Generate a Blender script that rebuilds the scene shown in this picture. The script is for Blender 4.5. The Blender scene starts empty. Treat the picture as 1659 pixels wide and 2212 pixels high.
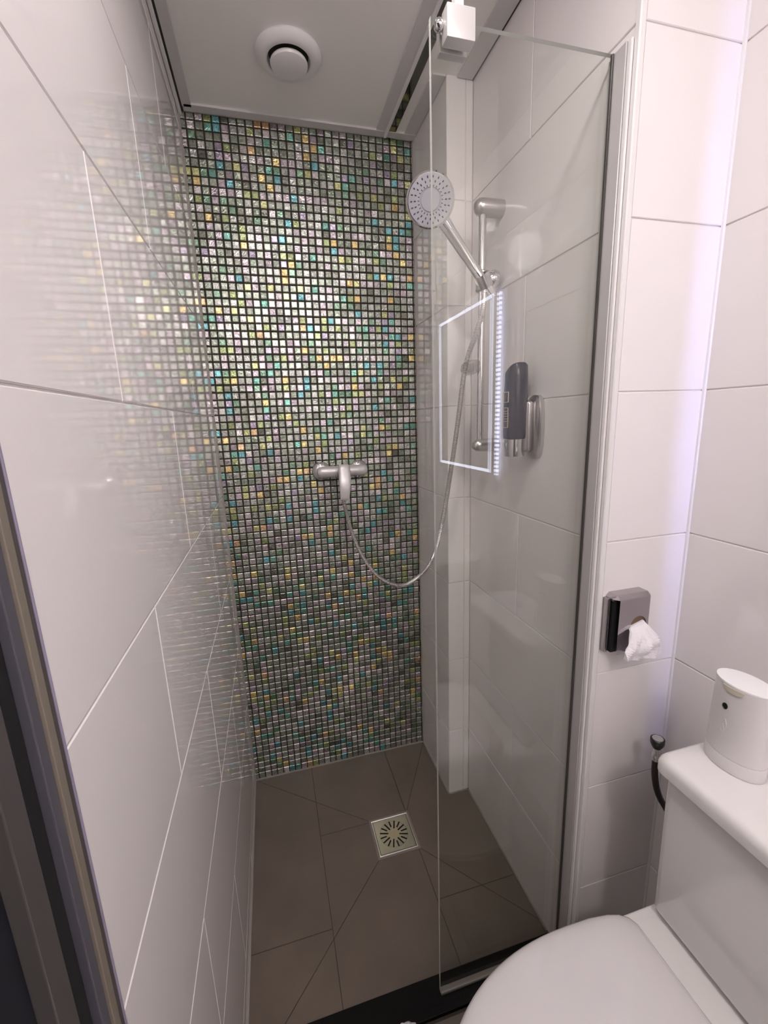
import bpy, bmesh, math, random
from mathutils import Vector, Matrix, noise
random.seed(7)
PI = math.pi
SC = bpy.context.scene
COL = SC.collection

# ------------------------------------------------------------------ camera
def look(yaw, pitch, roll):
    f = Vector((math.sin(yaw)*math.cos(pitch), math.cos(yaw)*math.cos(pitch), math.sin(pitch)))
    r = Vector((math.cos(yaw), -math.sin(yaw), 0)); u = r.cross(f)
    r2 = r*math.cos(roll)+u*math.sin(roll); u2 = -r*math.sin(roll)+u*math.cos(roll)
    return Matrix((r2, u2, -f)).transposed()
cam_d = bpy.data.cameras.new('camera'); cam = bpy.data.objects.new('camera', cam_d); COL.objects.link(cam)
cam.matrix_world = Matrix.Translation((.1753, -1.6058, 1.4405)) @ look(.2549, -.2097, -.036).to_4x4()
cam_d.sensor_fit = 'HORIZONTAL'; cam_d.sensor_width = 36; cam_d.lens = 36*923.64/1659; cam_d.clip_start = .01
SC.camera = cam

# ------------------------------------------------------------------ light
SC.view_settings.view_transform = 'Standard'; SC.view_settings.look = 'None'
SC.view_settings.gamma = 1; SC.view_settings.use_curve_mapping = False
SC.view_settings.exposure = -0.04
W_ = bpy.data.worlds.new('world'); SC.world = W_; W_.use_nodes = True
W_.node_tree.nodes['Background'].inputs[0].default_value = (.9, .9, 1, 1)
W_.node_tree.nodes['Background'].inputs[1].default_value = .02
DOWN = (.32, -1.14); DOME = (.50, -2.32); DOME_STRENGTH = 84      # x, y: downlight added to fill the left wall; dome shaped for mosaic glow
LAMP_COLOR = (1, .93, .92)
lamp_d = bpy.data.lights.new('fill_light', 'AREA'); lamp_d.shape = 'DISK'; lamp_d.size = .11
lamp_d.energy = 4.0; lamp_d.color = LAMP_COLOR
lamp = bpy.data.objects.new('fill_light', lamp_d); COL.objects.link(lamp); lamp.location = (*DOWN, 2.366)
LED_STRENGTH = 360; LED_COLOR = (.44, .46, 1)

# ------------------------------------------------------------------ materials
def newmat(name):
    m = bpy.data.materials.new(name); m.use_nodes = True
    return m, m.node_tree.nodes, m.node_tree.links, m.node_tree.nodes['Principled BSDF']
def mat(name, col, rough=.4, metal=0, coat=0, bump=0, bscale=20, emit=None, estr=0, var=0, vscale=5, spec=.5):
    m, N, L, b = newmat(name)
    b.inputs['Base Color'].default_value = (*col, 1); b.inputs['Roughness'].default_value = rough
    b.inputs['Metallic'].default_value = metal; b.inputs['Coat Weight'].default_value = coat
    b.inputs['Specular IOR Level'].default_value = spec
    tc = N.new('ShaderNodeTexCoord')
    if var:
        n = N.new('ShaderNodeTexNoise'); n.inputs['Scale'].default_value = vscale; n.inputs['Detail'].default_value = 5
        L.new(tc.outputs['Object'], n.inputs['Vector'])
        mx = N.new('ShaderNodeMixRGB'); mx.blend_type = 'MIX'
        mx.inputs[1].default_value = (*[c*(1-var) for c in col], 1); mx.inputs[2].default_value = (*[min(1, c*(1+var)) for c in col], 1)
        L.new(n.outputs['Fac'], mx.inputs[0]); L.new(mx.outputs[0], b.inputs['Base Color'])
    if bump:
        n = N.new('ShaderNodeTexNoise'); n.inputs['Scale'].default_value = bscale; n.inputs['Detail'].default_value = 2
        L.new(tc.outputs['Object'], n.inputs['Vector'])
        bp = N.new('ShaderNodeBump'); bp.inputs['Strength'].default_value = bump; bp.inputs['Distance'].default_value = .01
        L.new(n.outputs['Fac'], bp.inputs['Height']); L.new(bp.outputs[0], b.inputs['Normal'])
    if emit:
        b.inputs['Emission Color'].default_value = (*emit, 1); b.inputs['Emission Strength'].default_value = estr
    return m
M = {}
M['tile'] = mat('white_glazed_tile', (.87, .83, .82), .045, bump=.03, bscale=7, spec=.55)
M['grout'] = mat('pale_grout', (.86, .82, .78), .8)
M['ceiling'] = mat('ceiling_panel', (.93, .90, .86), .55)
M['ceiling_trim'] = mat('ceiling_trim', (.66, .64, .63), .45)
M['white_trim'] = mat('white_trim', (.82, .8, .79), .3)
M['gap_shade'] = mat('gap_shade_paint', (.06, .055, .05), .7)  # dark colour stands for the shade in ceiling gaps and vent throat
M['mirror_strip'] = mat('mirror_strip', (.15, .15, .13), .08, 1)
M['plaster'] = mat('plaster', (.7, .67, .64), .8)
M['floor'] = mat('taupe_floor_tile', (.165, .133, .105), .42, var=.28, vscale=6, bump=.05, bscale=40)
M['floor_grout'] = mat('dark_floor_grout', (.07, .055, .042), .85)
M['threshold'] = mat('black_stone', (.003, .003, .003), .4, spec=.2)
M['chrome'] = mat('chrome', (.72, .71, .72), .07, 1)
M['satin'] = mat('satin_chrome', (.62, .60, .59), .28, 1)
M['bright'] = mat('bright_aluminium', (.8, .79, .79), .22, 1)
M['alu'] = mat('satin_aluminium', (.66, .64, .63), .35, .35)
M['steel'] = mat('brushed_steel', (.46, .43, .44), .3, 1)
M['dark_seal'] = mat('dark_seal', (.06, .055, .05), .3)
M['ceramic'] = mat('white_ceramic', (.86, .84, .82), .08, coat=.3)
M['seat'] = mat('white_seat_plastic', (.78, .75, .755), .10, coat=.4)
M['plastic'] = mat('white_plastic', (.80, .77, .76), .38)
M['cream'] = mat('cream_plastic', (.72, .66, .55), .4)
M['top_white'] = mat('glossy_white_top', (.95, .94, .94), .25)
M['black'] = mat('black_plastic', (.012, .011, .012), .35)
M['capgrey'] = mat('grey_cap', (.33, .31, .31), .4)
M['hosebrown'] = mat('dark_brown_hose', (.016, .008, .005), .45)
M['headface'] = mat('grey_spray_face', (.44, .44, .48), .35)
M['nozzle'] = mat('dark_nozzle', (.06, .06, .07), .5)
M['bottle'] = mat('black_bottle', (.018, .018, .03), .25)
M['gold'] = mat('gold_print', (.62, .5, .24), .4)
M['paper'] = mat('white_paper', (.86, .83, .86), .7)
M['inside'] = mat('brown_inside', (.16, .10, .06), .7)
M['frame1'] = mat('dark_grey_paint', (.075, .068, .066), .35)
M['frame2'] = mat('tan_grey_metal', (.21, .18, .145), .35)
M['frame3'] = mat('blue_grey_paint', (.085, .083, .10), .4)
M['navy'] = mat('navy_leaf', (.006, .007, .012), .5)
M['rubber'] = mat('black_rubber', (.005, .005, .006), .6)
M['edge_highlight'] = mat('painted_highlight', (.3, .27, .36), .3)  # violet tone paints the highlight along the frame edge
M['mirror'] = mat('mirror_glass', (.85, .86, .88), .01, 1)
M['led_face'] = mat('lit_border', (.8, .8, .8), .5, emit=(.75, .79, 1), estr=9)
M['glass_edge'] = mat('glass_edge', (.80, .81, .76), .25)
M['lampglass'] = mat('lamp_glass', (.9, .9, .9), .4, emit=LAMP_COLOR, estr=6)
M['silicone'] = mat('silicone', (.34, .31, .28), .5)

def glassmat(name, tint, gloss, ior=1.5):
    m = bpy.data.materials.new(name); m.use_nodes = True; N = m.node_tree.nodes; L = m.node_tree.links; N.clear()
    out = N.new('ShaderNodeOutputMaterial'); mx = N.new('ShaderNodeMixShader'); t = N.new('ShaderNodeBsdfTransparent')
    g = N.new('ShaderNodeBsdfGlossy'); fr = N.new('ShaderNodeFresnel'); fr.inputs['IOR'].default_value = ior
    t.inputs[0].default_value = (*tint, 1); g.inputs['Color'].default_value = (*gloss, 1); g.inputs['Roughness'].default_value = 0
    ge = N.new('ShaderNodeNewGeometry'); io = N.new('ShaderNodeMapRange'); io.inputs['To Min'].default_value = ior; io.inputs['To Max'].default_value = 1/ior
    L.new(ge.outputs['Backfacing'], io.inputs['Value']); L.new(io.outputs[0], fr.inputs['IOR'])
    L.new(fr.outputs[0], mx.inputs[0]); L.new(t.outputs[0], mx.inputs[1]); L.new(g.outputs[0], mx.inputs[2]); L.new(mx.outputs[0], out.inputs[0])
    return m
M['glass'] = glassmat('clear_glass', (.97, .98, .965), (1, 1, 1))
M['clear'] = glassmat('clear_plastic', (.80, .79, .78), (1, 1, 1), 1.7)

def led_strip_mat(name, stren, col):
    m, N, L, b = newmat(name); b.inputs['Base Color'].default_value = (.8, .8, .8, 1)
    tc = N.new('ShaderNodeTexCoord'); sp = N.new('ShaderNodeSeparateXYZ'); L.new(tc.outputs['Object'], sp.inputs[0])
    mu = N.new('ShaderNodeMath'); mu.operation = 'MULTIPLY'; mu.inputs[1].default_value = 2*PI/.0166; L.new(sp.outputs['Z'], mu.inputs[0])
    si = N.new('ShaderNodeMath'); si.operation = 'SINE'; L.new(mu.outputs[0], si.inputs[0])
    mr = N.new('ShaderNodeMapRange'); mr.inputs['From Min'].default_value = -1; mr.inputs['To Min'].default_value = .12*stren
    mr.inputs['To Max'].default_value = 1.9*stren; L.new(si.outputs[0], mr.inputs['Value'])
    b.inputs['Emission Color'].default_value = (*col, 1); L.new(mr.outputs[0], b.inputs['Emission Strength'])
    return m
M['led'] = led_strip_mat('led_strip', LED_STRENGTH, LED_COLOR); M['led_reflection'] = led_strip_mat('led_reflection', 10, (.72, .75, 1))  # second one glows dimly in place of the strip's reflection

def mosaic_mat():
    m, N, L, b = newmat('glass_mosaic')
    at = N.new('ShaderNodeAttribute'); at.attribute_name = 'chip'
    rn = N.new('ShaderNodeAttribute'); rn.attribute_name = 'foil'          # r: random, g: crinkle, b: gloss
    sp = N.new('ShaderNodeSeparateColor'); L.new(rn.outputs['Color'], sp.inputs[0])
    tc = N.new('ShaderNodeTexCoord')
    ad = N.new('ShaderNodeVectorMath'); ad.operation = 'ADD'; L.new(tc.outputs['Object'], ad.inputs[0])
    sc = N.new('ShaderNodeVectorMath'); sc.operation = 'SCALE'; sc.inputs['Scale'].default_value = 3; L.new(rn.outputs['Color'], sc.inputs[0]); L.new(sc.outputs[0], ad.inputs[1])
    n = N.new('ShaderNodeTexNoise'); n.inputs['Scale'].default_value = 75; n.inputs['Detail'].default_value = 3; n.inputs['Distortion'].default_value = 2.6
    L.new(ad.outputs[0], n.inputs['Vector'])
    bp = N.new('ShaderNodeBump'); bp.inputs['Distance'].default_value = .012
    ms = N.new('ShaderNodeMath'); ms.operation = 'MULTIPLY'; ms.inputs[1].default_value = .24; L.new(sp.outputs['Green'], ms.inputs[0]); L.new(ms.outputs[0], bp.inputs['Strength'])
    L.new(n.outputs['Fac'], bp.inputs['Height']); L.new(bp.outputs[0], b.inputs['Normal'])
    # light and shade of the foil crinkle painted into each chip's colour
    cr = N.new('ShaderNodeMapRange'); cr.inputs['From Min'].default_value = .3; cr.inputs['From Max'].default_value = .75
    cr.inputs['To Min'].default_value = .5; cr.inputs['To Max'].default_value = 1.5; L.new(n.outputs['Fac'], cr.inputs['Value'])
    mm = N.new('ShaderNodeVectorMath'); mm.operation = 'SCALE'; L.new(at.outputs['Color'], mm.inputs[0]); L.new(cr.outputs[0], mm.inputs['Scale'])
    L.new(mm.outputs[0], b.inputs['Base Color'])
    b.inputs['Metallic'].default_value = .85
    mr = N.new('ShaderNodeMapRange'); mr.inputs['To Min'].default_value = .27; mr.inputs['To Max'].default_value = .34
    L.new(sp.outputs['Blue'], mr.inputs['Value']); L.new(mr.outputs[0], b.inputs['Roughness'])
    b.inputs['Coat Weight'].default_value = .8; b.inputs['Coat Roughness'].default_value = .22; L.new(bp.outputs[0], b.inputs['Coat Normal'])
    return m
M['mosaic'] = mosaic_mat()
M['mosaic_grout'] = mat('dark_mosaic_grout', (.036, .026, .018), .75)

# ------------------------------------------------------------------ mesh helpers
def link(name, bm, mats, parent=None, smooth=False, angle=None):
    me = bpy.data.meshes.new(name)
    if parent is not None:
        off = world_loc(parent); bmesh.ops.translate(bm, verts=bm.verts, vec=-off)
    bm.normal_update(); bm.to_mesh(me); bm.free()
    o = bpy.data.objects.new(name, me); COL.objects.link(o)
    for m in (mats if isinstance(mats, (list, tuple)) else [mats]): me.materials.append(m)
    if smooth:
        for p in me.polygons: p.use_smooth = True
        try: me.set_sharp_from_angle(angle=angle or math.radians(38))
        except Exception: pass
    if parent is not None: o.parent = parent
    return o
def world_loc(o):
    v = Vector(o.location); p = o.parent
    while p is not None: v += Vector(p.location); p = p.parent
    return v
def thing(name, label, cat, loc=(0, 0, 0), group=None):
    o = bpy.data.objects.new(name, None); COL.objects.link(o); o.location = loc
    o.empty_display_size = .05; o['label'] = label; o['category'] = cat
    if group: o['group'] = group
    return o
def tag(o, label, cat, group=None):
    o['label'] = label; o['category'] = cat
    if group: o['group'] = group
    return o
def struct(o, label=None, cat=None):
    o['kind'] = 'structure'
    if label: o['label'] = label
    if cat: o['category'] = cat
    return o
def BM(): return bmesh.new()
def box(bm, x0, x1, y0, y1, z0, z1, bev=0, seg=2, mi=0):
    r = bmesh.ops.create_cube(bm, size=1)
    vs = r['verts']
    bmesh.ops.scale(bm, verts=vs, vec=(x1-x0, y1-y0, z1-z0))
    bmesh.ops.translate(bm, verts=vs, vec=((x0+x1)/2, (y0+y1)/2, (z0+z1)/2))
    fs = set(f for v in vs for f in v.link_faces)
    for f in fs: f.material_index = mi
    if bev:
        es = list(set(e for f in fs for e in f.edges))
        bmesh.ops.bevel(bm, geom=es, offset=bev, segments=seg, affect='EDGES', profile=.5, material=mi)
    return bm
def frame_axes(d):
    d = Vector(d).normalized(); a = Vector((0, 0, 1)) if abs(d.z) < .9 else Vector((1, 0, 0))
    u = d.cross(a).normalized(); v = d.cross(u).normalized(); return u, v, d
def lathe(bm, origin, axis, prof, n=32, sx=1, sy=1, mi=0, ux=None):
    """prof: list of (radius, distance along axis); open or closed at r=0"""
    u, v, d = frame_axes(axis)
    if ux is not None:
        u = Vector(ux); v = d.cross(u).normalized()
    o = Vector(origin); rings = []
    for r, h in prof:
        if r < 1e-6: rings.append([bm.verts.new(o+d*h)])
        else: rings.append([bm.verts.new(o+d*h+u*(r*sx*math.cos(2*PI*k/n))+v*(r*sy*math.sin(2*PI*k/n))) for k in range(n)])
    for a, b in zip(rings[:-1], rings[1:]):
        for k in range(n):
            k2 = (k+1) % n
            if len(a) == 1 and len(b) == 1: break
            if len(a) == 1: f = bm.faces.new((a[0], b[k2], b[k]))
            elif len(b) == 1: f = bm.faces.new((a[k], a[k2], b[0]))
            else: f = bm.faces.new((a[k], a[k2], b[k2], b[k]))
            f.material_index = mi
    bmesh.ops.recalc_face_normals(bm, faces=bm.faces)
    return bm
def cyl(bm, p0, p1, r, n=24, bev=.0, r1=None, mi=0):
    p0 = Vector(p0); p1 = Vector(p1); h = (p1-p0).length; r1 = r if r1 is None else r1
    pr = [(0, 0), (r-bev, 0)] + ([(r, bev)] if bev else []) + ([(r1, h-bev)] if bev else [(r1, h)]) + ([(r1-bev, h)] if bev else []) + [(0, h)]
    return lathe(bm, p0, p1-p0, pr, n, mi=mi)
def catmull(pts, step):
    pts = [Vector(p) for p in pts]; P = [pts[0]*2-pts[1]]+pts+[pts[-1]*2-pts[-2]]; out = []
    for i in range(1, len(P)-2):
        a, b, c, d = P[i-1:i+3]; L = (c-b).length; n = max(2, int(L/step))
        for k in range(n):
            t = k/n
            out.append(.5*((2*b)+(c-a)*t+(2*a-5*b+4*c-d)*t*t+(3*b-a-3*c+d)*t**3))
    out.append(pts[-1]); return out
def tube(bm, pts, rad, n=12, cap=True, mi=0):
    """rad: number or function(i, total)"""
    rings = []; N = len(pts); prev = None
    for i, p in enumerate(pts):
        t = (pts[min(i+1, N-1)]-pts[max(i-1, 0)]).normalized()
        if prev is None: u, v, _ = frame_axes(t)
        else:
            u = (prev-t*prev.dot(t)).normalized(); v = t.cross(u)
        prev = u; r = rad(i, N) if callable(rad) else rad
        rings.append([bm.verts.new(p+u*(r*math.cos(2*PI*k/n))+v*(r*math.sin(2*PI*k/n))) for k in range(n)])
    for a, b in zip(rings[:-1], rings[1:]):
        for k in range(n): bm.faces.new((a[k], a[(k+1) % n], b[(k+1) % n], b[k])).material_index = mi
    if cap: bm.faces.new(rings[0][::-1]); bm.faces.new(rings[-1])
    bmesh.ops.recalc_face_normals(bm, faces=bm.faces)
    return bm
def loft(bm, rings, cap0=True, cap1=True, mi=0):
    R = [[bm.verts.new(p) for p in r] for r in rings]
    for a, b in zip(R[:-1], R[1:]):
        n = len(a)
        for k in range(n): bm.faces.new((a[k], a[(k+1) % n], b[(k+1) % n], b[k])).material_index = mi
    if cap0: bm.faces.new(R[0][::-1]).material_index = mi
    if cap1: bm.faces.new(R[-1]).material_index = mi
    bmesh.ops.recalc_face_normals(bm, faces=bm.faces)
    return R
def prism(bm, poly, z0, z1, bev=0, seg=2, mi=0):
    vs = [bm.verts.new((x, y, z0)) for x, y in poly]; f = bm.faces.new(vs); f.material_index = mi
    r = bmesh.ops.extrude_face_region(bm, geom=[f]); nv = [g for g in r['geom'] if isinstance(g, bmesh.types.BMVert)]
    bmesh.ops.translate(bm, verts=nv, vec=(0, 0, z1-z0))
    bmesh.ops.recalc_face_normals(bm, faces=bm.faces)
    if bev:
        es = [e for e in bm.edges if all(abs(v.co.z-z1) < 1e-6 for v in e.verts) and (e.verts[0] in nv)]
        bmesh.ops.bevel(bm, geom=es, offset=bev, segments=seg, affect='EDGES', profile=.5)
    return bm

# ------------------------------------------------------------------ tiled walls
H = 2.374; W = .7415; A = .2947; W2 = .8227; GY = -.8437; CY_ = -.8991; W3 = 1.0456; YB = -2.75
TT = .003
def tile_face(bm, place, u0, u1, v0, v1, bev=.0012, gap=.0024, tilt=.0007, mi=1):
    """one pillowed tile: place(u, v, d) -> world"""
    a0, a1, b0, b1 = u0+gap/2, u1-gap/2, v0+gap/2, v1-gap/2
    if a1-a0 < .004 or b1-b0 < .004: return
    t = [random.uniform(-1, 1)*tilt for _ in range(3)]
    def P(u, v, d):
        return bm.verts.new(place(u, v, d + (0 if d == 0 else t[0]*0 + t[1]*(u-(a0+a1)/2)+t[2]*(v-(b0+b1)/2))))
    base = [P(a0, b0, 0), P(a1, b0, 0), P(a1, b1, 0), P(a0, b1, 0)]
    mid = [P(a0, b0, TT-bev), P(a1, b0, TT-bev), P(a1, b1, TT-bev), P(a0, b1, TT-bev)]
    top = [P(a0+bev, b0+bev, TT), P(a1-bev, b0+bev, TT), P(a1-bev, b1-bev, TT), P(a0+bev, b1-bev, TT)]
    for lo, hi in ((base, mid), (mid, top)):
        for k in range(4): bm.faces.new((lo[k], lo[(k+1) % 4], hi[(k+1) % 4], hi[k])).material_index = mi
    bm.faces.new(top).material_index = mi
def tiles(bm, place, ua, ub, vlines, seams, width=.6):
    """rows between vlines; seams(row) -> phase of the vertical joints"""
    for r, (v0, v1) in enumerate(zip(vlines[:-1], vlines[1:])):
        ph = seams(r); us = [ua]; k = math.floor((ua-ph)/width)+1
        while ph+k*width < ub-.003:
            if ph+k*width > ua+.003: us.append(ph+k*width)
            k += 1
        us.append(ub)
        for a, b in zip(us[:-1], us[1:]): tile_face(bm, place, a, b, v0, v1)
VR = [0, .278, .576, .8755, 1.1775, 1.479, 1.779, 2.068, H+.01]          # joints on the right-hand walls
VL = [0, .072, .351, .632, .9145, 1.196, 1.4755, 1.7575, 2.04, 2.32, H+.01]
TW = [M['grout'], M['tile']]
# left wall, face x=0 looking +x
bm = BM(); box(bm, -.10, -TT, -1.258, 0.05, -.05, H+.05)
tiles(bm, lambda u, v, d: Vector((-TT+d, u, v)), -1.258, -.0002, VL, lambda r: -.974 if r % 2 == 0 else -.675)
struct(link('wall_left', bm, TW), 'long white glazed tile wall reflecting the mosaic', 'wall')
# right wall inside the shower, face x=W2 looking -x
bm = BM(); box(bm, W2+TT, W3+.12, CY_+TT+.004, -.01, -.05, H+.05)
tiles(bm, lambda u, v, d: Vector((W2+TT-d, u, v)), CY_+.004, -A, VR, lambda r: -.29 if r % 2 == 0 else -.59)
struct(link('wall_right', bm, TW), 'white tiled shower wall behind the glass screen', 'wall')
# narrow wall beside the screen, face y=CY_ looking -y
bm = BM(); box(bm, W2+TT, W3+.12, CY_+TT, CY_+TT+.004, -.05, H+.05)
tiles(bm, lambda u, v, d: Vector((u, CY_+TT-d, v)), W2+.0095, W3-.0002, VR, lambda r: 5)
struct(link('wall_pilaster', bm, TW), 'narrow tiled wall face lit blue beside the toilet', 'wall')
# corner column
bm = BM(); box(bm, W+TT, W2+TT, -A+TT, -.0, -.05, H+.05)
tiles(bm, lambda u, v, d: Vector((u, -A+TT-d, v)), W, W2, VR, lambda r: 5)
tiles(bm, lambda u, v, d: Vector((W+TT-d, u, v)), -A, -.0002, VR, lambda r: 5)
struct(link('wall_column', bm, TW), 'boxed-in tiled corner column beside the mosaic', 'wall')
# toilet wall, face x=W3 looking -x
bm = BM(); box(bm, W3+TT, W3+.12, YB, CY_, -.05, H+.05)
tiles(bm, lambda u, v, d: Vector((W3+TT-d, u, v)), YB, CY_-.0002, VR, lambda r: -.9+.35 if r % 2 == 0 else -.9+.05)
struct(link('wall_toilet', bm, TW), 'white tiled wall behind the toilet cistern', 'wall')
# rear wall behind the viewer
bm = BM(); box(bm, -.1, W3+.12, YB-.1, YB-TT, -.05, H+.05)
tiles(bm, lambda u, v, d: Vector((u, YB-TT+d, v)), 0, W3, VR, lambda r: .2 if r % 2 else .5)
struct(link('wall_rear', bm, TW), 'white tiled wall opposite the shower', 'wall')
bm = BM(); box(bm, -.10, -TT, YB, -2.22, -.05, H+.05)
tiles(bm, lambda u, v, d: Vector((-TT+d, u, v)), YB, -2.22, VL, lambda r: 5)
struct(link('wall_left_rear', bm, TW), 'short tiled wall past the dark door', 'wall')
bm = BM(); box(bm, -.10, -.003, -2.22, -1.258, 2.1, H+.05)
struct(link('wall_above_door', bm, [M['tile']]), 'white wall over the dark door', 'wall')

# ------------------------------------------------------------------ mosaic wall
PX, PZ, X0, Z0 = .0247, .02497, .018, .0061
PAL = [((.30, .34, .27), 22), ((.36, .38, .34), 16), ((.44, .46, .42), 14), ((.42, .36, .40), 11), ((.56, .52, .53), 7), ((.27, .33, .25), 9),
       ((.34, .42, .15), 5), ((.60, .62, .22), 2.5), ((.10, .40, .44), 4.5), ((.14, .44, .34), 4), ((.16, .32, .20), 5), ((.78, .56, .16), 3.6),
       ((.72, .46, .20), 1.2), ((.17, .18, .14), 5), ((.36, .31, .42), 2.0)]
def pick():
    t = random.uniform(0, sum(p[1] for p in PAL))
    for c, w in PAL:
        t -= w
        if t <= 0: return c
    return PAL[0][0]
bm = BM(); box(bm, -.1, W3+.1, .004, .10, -.05, H+.05)
cl = bm.loops.layers.float_color.new('chip'); cf = bm.loops.layers.float_color.new('foil')
xs = [0.0]+[X0+PX*k for k in range(0, 30) if X0+PX*k < W-.004]+[W]
zs = [0.0]+[Z0+PZ*k for k in range(1, 96) if Z0+PZ*k < H-.004]+[H]
for i in range(len(xs)-1):
    for j in range(len(zs)-1):
        g = .0033; a0, a1, b0, b1 = xs[i]+g/2, xs[i+1]-g/2, zs[j]+g/2, zs[j+1]-g/2
        if a1-a0 < .002 or b1-b0 < .002: continue
        jx, jz = random.uniform(-.0004, .0004), random.uniform(-.0004, .0004)
        a0 += jx; a1 += jx; b0 += jz; b1 += jz
        c = pick(); k = random.uniform(.8, 1.2); gm = sum(c)/3; c = [min(1, (gm+(v-gm)*(.8 if max(c)-min(c) < .15 else .72))*k*1.3) for v in c]
        foil = (random.random(), random.choice((.35, .6, .8, 1.0)), random.random(), 1)
        tx, tz = random.gauss(0, .010), random.gauss(0, .010)
        def P(u, v, d): return bm.verts.new((u, .004-d-((u-(a0+a1)/2)*tx+(v-(b0+b1)/2)*tz if d > 0 else 0), v))
        fs = []
        bw = min(.0024, (a1-a0)/4)
        lv = [(0, 0), (0, .0026), (.0008, .0036), (bw, .0044)]
        rings = [[P(a0+e, b0+e, d), P(a1-e, b0+e, d), P(a1-e, b1-e, d), P(a0+e, b1-e, d)] for e, d in lv]
        for lo, hi in zip(rings[:-1], rings[1:]):
            for q in range(4): fs.append(bm.faces.new((lo[q], lo[(q+1) % 4], hi[(q+1) % 4], hi[q])))
        fs.append(bm.faces.new(rings[-1]))
        for f in fs:
            f.material_index = 1
            for l in f.loops: l[cl] = (*c, 1); l[cf] = foil
o = link('wall_back', bm, [M['mosaic_grout'], M['mosaic']])
struct(o, 'iridescent green and gold glass mosaic shower wall', 'wall')

# ------------------------------------------------------------------ floor with cut tiles
DX0, DX1, DY0, DY1 = .4165, .5535, -.4630, -.3237
def clip(poly, p, n):
    out = []
    for i in range(len(poly)):
        a, b = poly[i], poly[(i+1) % len(poly)]
        da = (a[0]-p[0])*n[0]+(a[1]-p[1])*n[1]; db = (b[0]-p[0])*n[0]+(b[1]-p[1])*n[1]
        if da >= 0: out.append(a)
        if (da > 0) != (db > 0) and abs(da-db) > 1e-9:
            t = da/(da-db)
            if 0 < t < 1: out.append((a[0]+(b[0]-a[0])*t, a[1]+(b[1]-a[1])*t))
    return out
def area(p): return .5*sum(p[i][0]*p[(i+1) % len(p)][1]-p[(i+1) % len(p)][0]*p[i][1] for i in range(len(p)))
def inset(poly, g):
    out = poly
    for i in range(len(poly)):
        a, b = poly[i], poly[(i+1) % len(poly)]; dx, dy = b[0]-a[0], b[1]-a[1]; L = math.hypot(dx, dy)
        if L < 1e-6: continue
        n = (-dy/L, dx/L); out = clip(out, (a[0]+n[0]*g, a[1]+n[1]*g), n)
        if len(out) < 3: return []
    return out
FX = [0, .232, .553, W2]
cells = []
rows = {0: [-.81, -.622, 0], 1: [-.81, -.325, 0], 2: [-.81, -.636, 0]}
for i in range(3):
    ys = rows[i]
    for y0, y1 in zip(ys[:-1], ys[1:]):
        c = [(FX[i], y0), (FX[i+1], y0), (FX[i+1], y1), (FX[i], y1)]; cells.append(c)
rays = [((DX0, DY1), (0, 0)), ((DX1, DY1), (W, 0)), ((DX0, DY0), (.07, -.81)), ((DX1, DY0), (W2, -.775))]
for (a, b) in rays:
    new = []
    dx, dy = b[0]-a[0], b[1]-a[1]; n = (-dy, dx)
    for c in cells:
        p1 = clip(c, a, n); p2 = clip(c, a, (-n[0], -n[1]))
        # only split when the ray itself (not its extension) crosses the cell
        sx = [((v[0]-a[0])*dx+(v[1]-a[1])*dy)/(dx*dx+dy*dy) for v in c]
        cross = [v for v in p1 if abs((v[0]-a[0])*n[0]+(v[1]-a[1])*n[1]) < 1e-6]
        ts = [((v[0]-a[0])*dx+(v[1]-a[1])*dy)/(dx*dx+dy*dy) for v in cross]
        if len(p1) > 2 and len(p2) > 2 and abs(area(p1)) > 2e-4 and abs(area(p2)) > 2e-4 and ts and max(ts) > .02: new += [p1, p2]
        else: new.append(c)
    cells = new
hole = [(DX0-.006, DY0-.006), (DX1+.006, DY0-.006), (DX1+.006, DY1+.006), (DX0-.006, DY1+.006)]
def minus_hole(c):
    res = []; rest = c
    for k in range(4):
        a, b = hole[k], hole[(k+1) % 4]; dx, dy = b[0]-a[0], b[1]-a[1]; n = (-dy, dx)
        out = clip(rest, a, (-n[0], -n[1])) if rest else []
        if len(out) > 2 and abs(area(out)) > 1e-6: res.append(out)
        rest = clip(rest, a, n) if rest else []
        if len(rest) < 3: break
    return res
bm = BM(); box(bm, -.1, W3+.12, YB-.1, .05, -.06, -.002)
def floor_tile(c, g):
    if area(c) < 0: c = c[::-1]
    c2 = inset(c, g)
    if len(c2) < 3: return
    cc = []
    for v in c2:
        if not cc or math.hypot(v[0]-cc[-1][0], v[1]-cc[-1][1]) > 1e-5: cc.append(v)
    if len(cc) > 2 and math.hypot(cc[0][0]-cc[-1][0], cc[0][1]-cc[-1][1]) < 1e-5: cc.pop()
    if len(cc) < 3: return
    lo = [bm.verts.new((x, y, -.003)) for x, y in cc]; hi = [bm.verts.new((x, y, 0)) for x, y in cc]
    n = len(cc)
    for k in range(n): bm.faces.new((lo[k], lo[(k+1) % n], hi[(k+1) % n], hi[k])).material_index = 1
    bm.faces.new(hi).material_index = 1
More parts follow.
